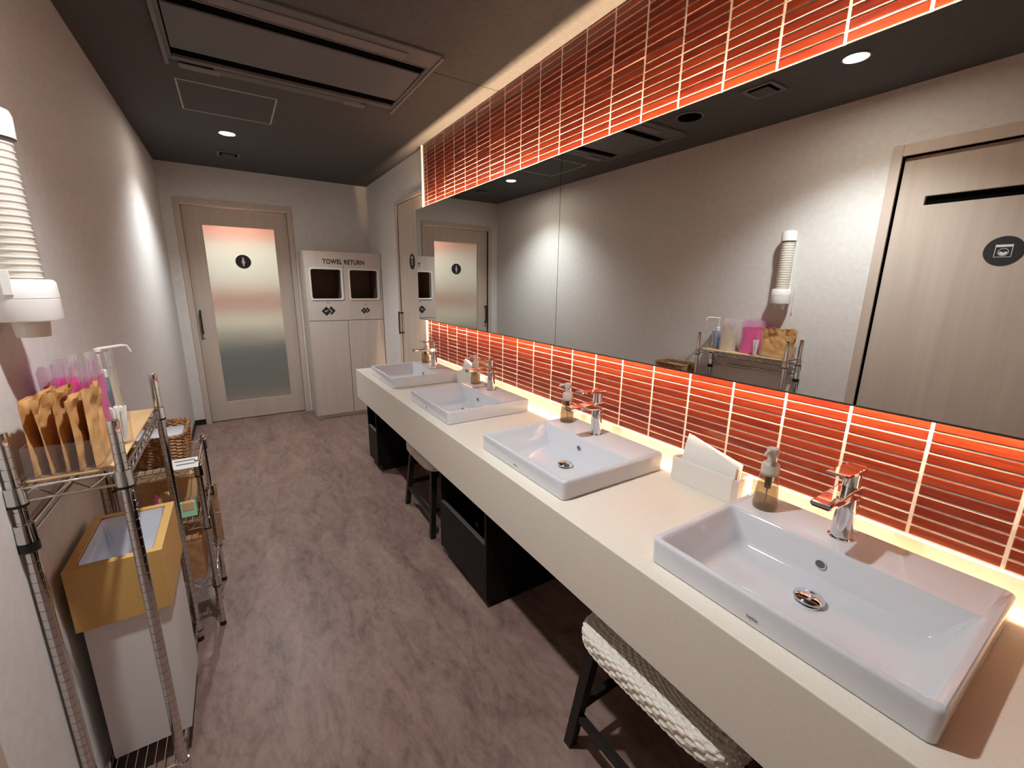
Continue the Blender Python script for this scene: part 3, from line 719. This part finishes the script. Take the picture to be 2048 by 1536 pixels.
for x0, x1 in ((CX0+.001, dm-.0025), (dm+.0025, CX1-.001)):
    MB().box(x0, x1, CY, CY+.018, .044, fz-.006, .001).build('door', 'cabinet', t)
MB().box(CX0+.01, CX1-.01, CY+.035, CY+.05, 0, .042).box(CX0+.01, CX0+.025, CY+.05, YF-.01, 0, .042).build('plinth', 'trimw', t)
me = text_mesh('TOWEL RETURN', .066, .0003, .0022, 1.08); me.materials.append(M['ink'])
lt = link('lettering', me, t, (1.007, CY-.0004, 1.652)); lt.rotation_euler = (PI/2, 0, 0)
wd = max(v.co.x for v in me.vertices)-min(v.co.x for v in me.vertices); lt.scale = (.412/wd, .049/(max(v.co.y for v in me.vertices)-min(v.co.y for v in me.vertices)), 1)
def towel_icon(cx, cz, s, txt):
    d = MB().prism([(cx+.028*s-.052*s, cz), (cx+.028*s, cz+.052*s), (cx+.028*s+.046*s, cz), (cx+.028*s, cz-.044*s)], CY-.0004, CY-.0001, 'xz').build('icon_back_towel', 'ink', t)
    MB().prism([(cx-.020*s-.058*s, cz-.002*s), (cx-.020*s, cz+.056*s), (cx-.020*s+.058*s, cz-.002*s), (cx-.020*s, cz-.060*s)], CY-.0007, CY-.0004, 'xz').build('icon_gap', 'cabinet', t)
    f = MB().prism([(cx-.024*s-.052*s, cz-.003*s), (cx-.024*s, cz+.050*s), (cx-.024*s+.052*s, cz-.003*s), (cx-.024*s, cz-.056*s)], CY-.0010, CY-.0007, 'xz').build('icon_front_towel', 'ink', t)
    MB().prism([(cx-.024*s-.022*s, cz-.006*s), (cx-.024*s+.016*s, cz+.010*s), (cx-.024*s+.019*s, cz+.004*s), (cx-.024*s-.019*s, cz-.012*s)], CY-.0013, CY-.0010, 'xz').build('icon_stroke', 'inkw', f)
    MB().prism([(cx-.016*s, cz+.088*s), (cx, cz+.097*s), (cx+.016*s, cz+.088*s), (cx+.014*s, cz+.084*s), (cx, cz+.091*s), (cx-.014*s, cz+.084*s)], CY-.0006, CY-.0001, 'xz').build('icon_arrow', 'ink', t)
towel_icon(.822, 1.158, .92, 'a'); towel_icon(1.197, 1.156, .66, 'b')
MB().prism([(.990, 1.600), (1.002, 1.600), (1.002, 1.622)], CY-.0006, CY-.0001, 'xz').build('arrow_mark', 'inkgrey', t)

# ================================================================== PAPER CUP DISPENSER
DX, DYc = XL+.0585, 1.470
t = thing('cup_dispenser', 'clear wall-mounted paper cup dispenser with white collar and cap', 'cup dispenser', (DX, DYc, 1.352))
MB().lathe([(.0405, .06), (.0405, .432)], 40, cap0=False, cap1=False).build('tube', 'tube', t, True)
MB().lathe([(.056, 0), (.0575, .004), (.0575, .050), (.0565, .0505), (.0565, .052), (.0575, .0525), (.0565, .088), (.052, .094), (.043, .095), (.043, .0), (.056, 0)], 48, cap0=False, cap1=False).build('collar', 'white_pl', t, True)
MB().lathe([(.0445, .395), (.0450, .440), (.042, .452), (.020, .460), (.0005, .461)], 40, cap0=False, cap1=False).build('cap', 'white_pl', t, True)
MB().box(-.0585, -.044, -.030, .030, .02, .40, .003).build('wall_bracket', 'white_pl', t)
MB().box(-.016, .0, -.0600, -.0565, .060, .115, .001).build('side_tab', 'white_pl', t)
MB().box(-.052, -.047, -.062, -.058, -.06, .11, .001).build('release_rod', 'white_pl', t)
cup = None
for k in range(24):
    z = 1.352-.038+k*.0150
    if cup is None:
        cm = MB().lathe([(.0285, 0), (.0290, .001), (.0362, .0735), (.0378, .0745), (.0384, .0765), (.0376, .0785), (.0360, .078), (.0350, .074), (.0280, .003)], 28, cap0=True, cap1=True)
        cup = cm.build('paper_cup', 'cup', None, True, (DX, DYc, z)); o = cup
    else: o = cup.copy(); COL.objects.link(o); o.location = (DX, DYc, z)
    tag(o, 'white paper cup stacked in the wall dispenser', 'cup', 'paper cups in the dispenser')

# ================================================================== WIRE RACKS
def post(mb_r, z1):
    prof = [(mb_r, .02)]; z = .03
    while z < z1-.01:
        prof += [(mb_r, z-.0012), (mb_r*.86, z-.0006), (mb_r*.86, z+.0006), (mb_r, z+.0012)]; z += .0254
    prof += [(mb_r, z1-.002), (mb_r*.9, z1)]
    return prof
def rack(name, label, x0, x1, y0, y1, z1, shelves, r=.0125, group=None, rim=0.0, pitch=.025):
    t = thing(name, label, 'wire rack', (0, 0, 0), group=group)
    cor = [(x0, y0), (x1, y0), (x1, y1), (x0, y1)]
    for (x, y) in cor:
        p = MB().lathe(post(r, z1), 16, (x, y, 0)).build('post', 'steel', t, True)
        MB().lathe([(r*1.1, 0), (r*1.25, .006), (r*.9, .022)], 14, (x, y, 0)).build('foot', 'black', p, True)
    for zs in shelves:
        s = MB(); wr_ = .0032
        ring = lambda z, i: [(x0+i, y0+i, z), (x1-i, y0+i, z), (x1-i, y1-i, z), (x0+i, y1-i, z)]
        for z in (zs, zs-.030):
            q = ring(z, 0)
            for i in range(4): s.tube([q[i], q[(i+1) % 4]], wr_, 7)
        # zigzag truss wire in each side
        for a, b in zip(cor, cor[1:]+cor[:1]):
            A_, B_ = Vector((*a, 0)), Vector((*b, 0)); L = (B_-A_).length; k = max(2, int(L/.05))
            pts = []
            for i in range(2*k+1):
                q = A_.lerp(B_, i/(2*k)); pts.append((q.x, q.y, zs-.003 if i % 2 else zs-.027))
            s.tube(pts, .0018, 5)
        fr_ = s.build('shelf_frame', 'steel', t, True)
        w = MB(); nw = int((x1-x0)/.0215)
        for k in range(1, nw): x = x0+(x1-x0)*k/nw; w.tube([(x, y0, zs+.0015), (x, y1, zs+.0015)], .0016, 5)
        for f in (.33, .67): y = y0+(y1-y0)*f; w.tube([(x0, y, zs-.002), (x1, y, zs-.002)], .0025, 6)
        w.build('shelf_wires', 'steel', fr_, True)
        for (x, y) in cor:
            MB().lathe([(r*1.05, zs-.034), (r*1.50, zs-.033), (r*1.35, zs+.006), (r*1.05, zs+.007)], 18, (x, y, 0)).build('collar', 'steel', t, True)
            MB().lathe([(r*1.05, zs-.041), (r*1.42, zs-.040), (r*1.42, zs-.034), (r*1.05, zs-.0335)], 18, (x, y, 0)).build('wedge_ring', 'black', t, True)
    return t
RX0, RX1, RYA, RYB = XL+.0145, -.272, 1.315, 1.935
rk = rack('wire_rack', 'chrome wire rack by the left wall carrying pouches and a white bin', RX0, RX1, RYA, RYB, 1.126, (.995, .088))
MB().tube([(RX0, RYA, .893), (RX0, RYB, .893)], .006, 8).tube([(RX0, RYA, .872), (RX0, RYB, .872)], .004, 8).build('back_rail', 'steel', rk, True)
for y in (RYA, RYB):
    MB().lathe([(.013, .868), (.019, .869), (.017, .912), (.013, .913)], 18, (RX0, y, 0)).build('collar', 'steel', rk, True)
    MB().lathe([(.013, .845), (.0185, .846), (.0185, .8675), (.013, .868)], 18, (RX0, y, 0)).build('wedge_ring', 'black', rk, True)
SH = .995+.0035
# tan liner board
tag(MB().box(RX0+.014, RX1-.010, RYA+.018, RYB-.018, SH, SH+.005, .001).build('liner_board', 'board'), 'tan liner board lying on the top shelf of the wire rack', 'board')
SB = SH+.005
# acrylic tray round the kraft pouches
t = thing('acrylic_tray', 'clear acrylic tray holding the gold kraft pouches', 'tray', (0, 0, SB))
ax0, ax1, ay0, ay1 = XL+.030, -.300, 1.334, 1.505; w_ = .0025
MB().box(ax0, ax1, ay0, ay0+w_, 0, .075).box(ax0, ax1, ay1-w_, ay1, 0, .035).box(ax0, ax0+w_, ay0+w_, ay1-w_, 0, .075).box(ax1-w_, ax1, ay0+w_, ay1-w_, 0, .035).box(ax0+w_, ax1-w_, ay0+w_, ay1-w_, 0, w_).build('tray_walls', 'acrylic', t)

def pouch(width, height, thick, seed, crumple, mouth, nu=14, nv=18):
    """flat-bottomed paper or film pouch standing up, faces +-X; returns (front+back) mesh builder"""
    rg = random.Random(seed); off = Vector((rg.uniform(0, 90), rg.uniform(0, 90), rg.uniform(0, 90)))
    bm = bmesh.new(); sides = []
    lean = rg.uniform(-.004, .004); sk = rg.uniform(-.02, .02)
    for sx in (-1, 1):
        V = []
        for j in range(nv+1):
            v = j/nv; row = []
            for i in range(nu+1):
                u = i/nu*2-1
                th = thick*(1-u**4)*( (1-v)**.6*.8+.2*(1-v)+ mouth*(max(0, v-.75)/.25)**1.5)
                cr_ = crumple*(noise.noise(Vector((u*2.2, v*4.0, sx*.4))*1.0+off)*(.35+v)+.9*noise.noise(Vector((u*4, v*7, sx*2.))+off)*(.3+v))
                yy = u*width/2*(1-.05*math.sin(v*PI))+sk*v*v
                zz = height*v*(1+.06*noise.noise(Vector((u*1.7, 3.3, 0))+off)*v)
                e = (1-abs(u)**8)
                row.append(Vector((sx*th/2+cr_*e+lean*v, yy, zz)))
            V.append(row)
        # pinch the side seams together
        sides.append(V)
    for j in range(nv+1):
        for i in (0, nu):
            mid = (sides[0][j][i]+sides[1][j][i])/2; sides[0][j][i] = mid.copy(); sides[1][j][i] = mid.copy()
    VV = [[[bm.verts.new(p) for p in r] for r in V] for V in sides]
    for V in VV:
        for j in range(nv):
            for i in range(nu): bm.faces.new((V[j][i], V[j][i+1], V[j+1][i+1], V[j+1][i]))
    a, b = VV[0][0], VV[1][0]
    for i in range(nu): bm.faces.new((a[i], a[i+1], b[i+1], b[i]))
    bmesh.ops.remove_doubles(bm, verts=bm.verts[:], dist=1e-6)
    mb = MB(); mb.bm.free(); mb.bm = bm; return mb
KL = ('crumpled gold kraft pouch nearest the left wall', 'second gold kraft pouch from the left wall', 'middle gold kraft pouch of the row', 'gold kraft pouch just behind the one facing the aisle', 'crumpled gold kraft pouch facing the aisle')
for k in range(5):
    p = pouch(.156, .180+.010*((k*7) % 3-1), .014, 11+k, .008, 1.0).build('kraft_pouch', 'kraft', None, True, (ax0+.014+k*.0250, 1.420+.004*((k*5) % 3-1), SB+.003))
    p.rotation_euler.z = random.uniform(-.02, .02); tag(p, KL[k], 'pouch', 'gold kraft pouches on the rack')
def filled_bag(x, y, seed, wd, ht, inner, film, label, cat, group, name):
    t = thing(name, label, cat, (x, y, SB), random.uniform(-.03, .03), group)
    pouch(wd, ht, .018, seed, .004, .35, 10, 12).build('film', film, t, True)
    pouch(wd*.86, ht*.80, .013, seed+50, .004, 0, 8, 8).build('contents', inner, t, True)
PL = ('clear bag of pink items closest to the left wall', 'second clear bag of pink items from the wall', 'third clear bag of pink items from the wall', 'fourth clear bag of pink items from the wall', 'clear bag of pink items closest to the aisle')
for k in range(5): filled_bag(XL+.030+k*.024, 1.605+.006*((k*3) % 3-1), 31+k, .130, .225+.008*((k*5) % 3-1), 'pink', 'pinkfilm', PL[k], 'bag', 'pink bags on the rack', 'pink_bag')
WL = ('clear bag of ivory items closest to the left wall', 'clear bag of ivory items in the middle of its row', 'clear bag of ivory items closest to the aisle')
for k in range(3): filled_bag(XL+.045+k*.042, 1.762, 61+k, .105, .232, 'ivory', 'film', WL[k], 'bag', 'ivory bags on the rack', 'clear_bag')
# small clear cup with cotton swabs in front
t = thing('swab_cup', 'small clear cup of white sticks at the shelf edge between pouches and bags', 'cup', (-.303, 1.532, SB))
MB().lathe([(.019, 0), (.0215, .003), (.0245, .095)], 24, cap1=False).build('cup_wall', 'acrylic', t, True)
for k in range(9):
    a = k*2.4; rr = .012*math.sqrt((k+.5)/9)
    MB().tube([(rr*math.cos(a)*.7, rr*math.sin(a)*.7, .004), (rr*math.cos(a)*1.5, rr*math.sin(a)*1.5, .105)], .0032, 6).build('white_stick', 'paper', t, True)
# pump bottle at the far end of the shelf
t = thing('pump_bottle', 'clear bluish pump bottle with white angled spout on the rack shelf', 'bottle', (-.388, 1.866, SB-.0))
MB().lathe([(.024, 0), (.026, .004), (.026, .110), (.022, .128), (.012, .138)], 28, cap1=False).build('body', 'bluebottle', t, True)
MB().lathe([(.0235, .004), (.0235, .085)], 24).build('contents', 'bluebottle', t, True)
pc = MB().lathe([(.0145, .134), (.0145, .156), (.008, .160), (.005, .162), (.005, .216), (.010, .218), (.010, .228), (.004, .230)], 20).build('pump', 'white_pl', t, True)
MB().tube([(0, 0, .226), (.052, .040, .230), (.064, .050, .228), (.072, .057, .206)], [.0055, .005, .0045, .004], 8).build('spout', 'white_pl', pc, True)

# ------------------------------------------------------------------ bin on the lower shelf
BZ = .088+.0035
t = thing('waste_bin', 'tall white bin with an ochre rim collar on the rack\'s bottom shelf', 'bin', (-.3465, 1.570, BZ))
hx, hy = .090, .148
mb = MB().box(-hx, hx, -hy, -hy+.006, 0, .50).box(-hx, hx, hy-.006, hy, 0, .50).box(-hx, -hx+.006, -hy+.006, hy-.006, 0, .50).box(hx-.006, hx, -hy+.006, hy-.006, 0, .50).box(-hx+.006, hx-.006, -hy+.006, hy-.006, 0, .006)
mb.build('bin_body', 'white_box', t)
gx, gy, z0, z1, th = hx+.011, hy+.011, .445, .627, .022
MB().box(-gx, gx, -gy, -gy+th, z0, z1, .001).box(-gx, gx, gy-th, gy, z0, z1, .001).box(-gx, -gx+th, -gy+th, gy-th, z0, z1, .001).box(gx-th, gx, -gy+th, gy-th, z0, z1, .001).build('rim_collar', 'yellow', t)
# liner: a crumpled film skin inside the collar
bm = bmesh.new(); rings = []
ix, iy = gx-th-.002, gy-th-.002
for j in range(9):
    v = j/8; z = z1-.004-v*.16; ring = []
    base = rrect(-ix, ix, -iy, iy, z, .012, 6)
    for i, q in enumerate(base):
        n_ = noise.noise(Vector((i*.55, v*3.5, 2.2)))*.010*(v > 0); c = Vector(q); d = Vector((c.x, c.y, 0)).normalized(); ring.append(c-d*(abs(n_)+.030*v*v))
    rings.append(ring)
mb = MB(); mb.ring_loft(rings, False, True); mb.build('bag_liner', 'liner', t, True)

# ------------------------------------------------------------------ second, lower wire rack with basket
QX0, QX1, QYA, QYB = XL+.020, -.192, 1.985, 2.320
rack('wire_rack', 'low chrome wire rack behind the bin, holding a rattan basket', QX0, QX1, QYA, QYB, .765, (.735, .505, .232), r=.0105)
ZB = .735+.0035
t = thing('rattan_basket', 'brown woven rattan basket on the low wire rack', 'basket', ((QX0+QX1)/2+.004, 2.150, ZB))
bx, by, bh = .100, .140, .118
rings = []; nu, nv = 120, 18
for j in range(nv+1):
    v = j/nv; k = .90+.12*v-.05*v*v; ring = []
    for i in range(nu):
        a = 2*PI*i/nu; ca, sa = math.cos(a), math.sin(a); rr = (abs(ca)**7+abs(sa)**7)**(-1/7)
        bmp = .0026*(1 if (i//3+j) % 2 else -1)
        ring.append((bx*rr*ca*k+ca*bmp, by*rr*sa*k+sa*bmp, bh*v))
    rings.append(ring)
inner = [[(x*.93, y*.95, z) for x, y, z in r] for r in reversed(rings[1:])]
MB().ring_loft(rings+inner).build('basket_body', 'rattan', t, False)
for ph in (0, PI):
    pts = []
    for i in range(120):
        a = 2*PI*i/120; ca, sa = math.cos(a), math.sin(a); rr = (abs(ca)**7+abs(sa)**7)**(-1/7)*.955
        wv = .004*math.sin(a*26+ph); pts.append((bx*rr*ca+wv*ca, by*rr*sa+wv*sa, bh+.004*math.cos(a*26+ph)))
    MB().tube(pts, .005, 6, True).build('rolled_rim', 'rattan', t, True)
t = thing('paper_bundle', 'stack of white paper packets inside the rattan basket', 'paper', ((QX0+QX1)/2+.004, 2.150, ZB+.012))
for k in range(4):
    o = MB().box(-.078, .078, -.112, .112, k*.022, k*.022+.019, .003).build('packet', 'liner', t, True); o.rotation_euler.z = random.uniform(-.05, .05)
t = thing('price_card', 'small white lettered card clipped on the low wire rack', 'card', (QX1-.030, QYA-.006, .762))
c = MB().box(-.045, .035, -.001, .001, -.026, .016).build('card', 'paper', t)
c.rotation_euler.x = -.7
for k in range(2): MB().box(-.038+.004*k, .026, -.0016, -.001, .004-k*.014, .008-k*.014).build('print_line', 'inkgrey', c)
# small goods on the lower shelves
def carton(name, x0, x1, y0, y1, z0, h, mat, label, cat, lidmat='cardboard'):
    t = thing(name, label, cat, ((x0+x1)/2, (y0+y1)/2, z0)); a, b = (x1-x0)/2, (y1-y0)/2
    MB().box(-a, a, -b, b, 0, h, .002).build('carton_body', mat, t)
    MB().box(-a*1.0, -.001, -b-.0008, b+.0008, h, h+.0018).box(.001, a, -b-.0008, b+.0008, h, h+.0018).build('flap', lidmat, t)
    MB().box(-.018, .018, -b-.0016, b+.0016, h-.03, h+.0026).build('tape', 'board', t)
z5 = .505+.0035; z2 = .232+.0035
carton('carton', QX0+.03, QX1-.025, 2.16, 2.30, z5, .125, 'board', 'tan carton on the middle shelf of the low rack', 'carton', 'board')
carton('carton', QX0+.02, QX1-.03, 2.01, 2.29, z2, .165, 'cardboard', 'brown carton on the bottom shelf of the low rack', 'carton')
carton('carton', QX1-.082, QX1-.030, 2.030, 2.085, z5, .060, 'green', 'pale green little box on the middle shelf of the low rack', 'box', 'green')
carton('carton', QX0+.10, QX0+.16, 2.03, 2.09, z5, .10, 'magenta', 'magenta little box on the middle shelf of the low rack', 'box', 'magenta')
t = thing('flat_carton', 'flattened brown cardboard sheet propped at the far end of the low rack', 'cardboard', (-.240, QYB+.022, .205))
o = MB().box(-.08, .072, -.006, .006, .0, .305, .001).build('sheet', 'cardboard', t)
MB().box(-.08, .072, -.0075, -.006, .15, .156).build('crease', 'board', o)

# light in the room behind the frosted door
t = thing('corridor_light', 'ceiling light in the room behind the frosted door', 'ceiling light', (.12, YF+.75, ZC-.03))
MB().lathe([(.12, .03), (.12, 0), (.10, -.004)], 32).build('housing', 'white_pl', t, True)
MB().lathe([(.095, -.0045), (.095, -.008)], 32).build('lens', 'lens', t)
ld = bpy.data.lights.new('corridor_lamp', 'AREA'); ld.shape = 'DISK'; ld.size = .18; ld.energy = 9.5; ld.color = (0.86, 1.0, 1.0)
lo = bpy.data.objects.new('corridor_lamp', ld); COL.objects.link(lo); lo.parent = t; lo.location = (0, 0, -.012)
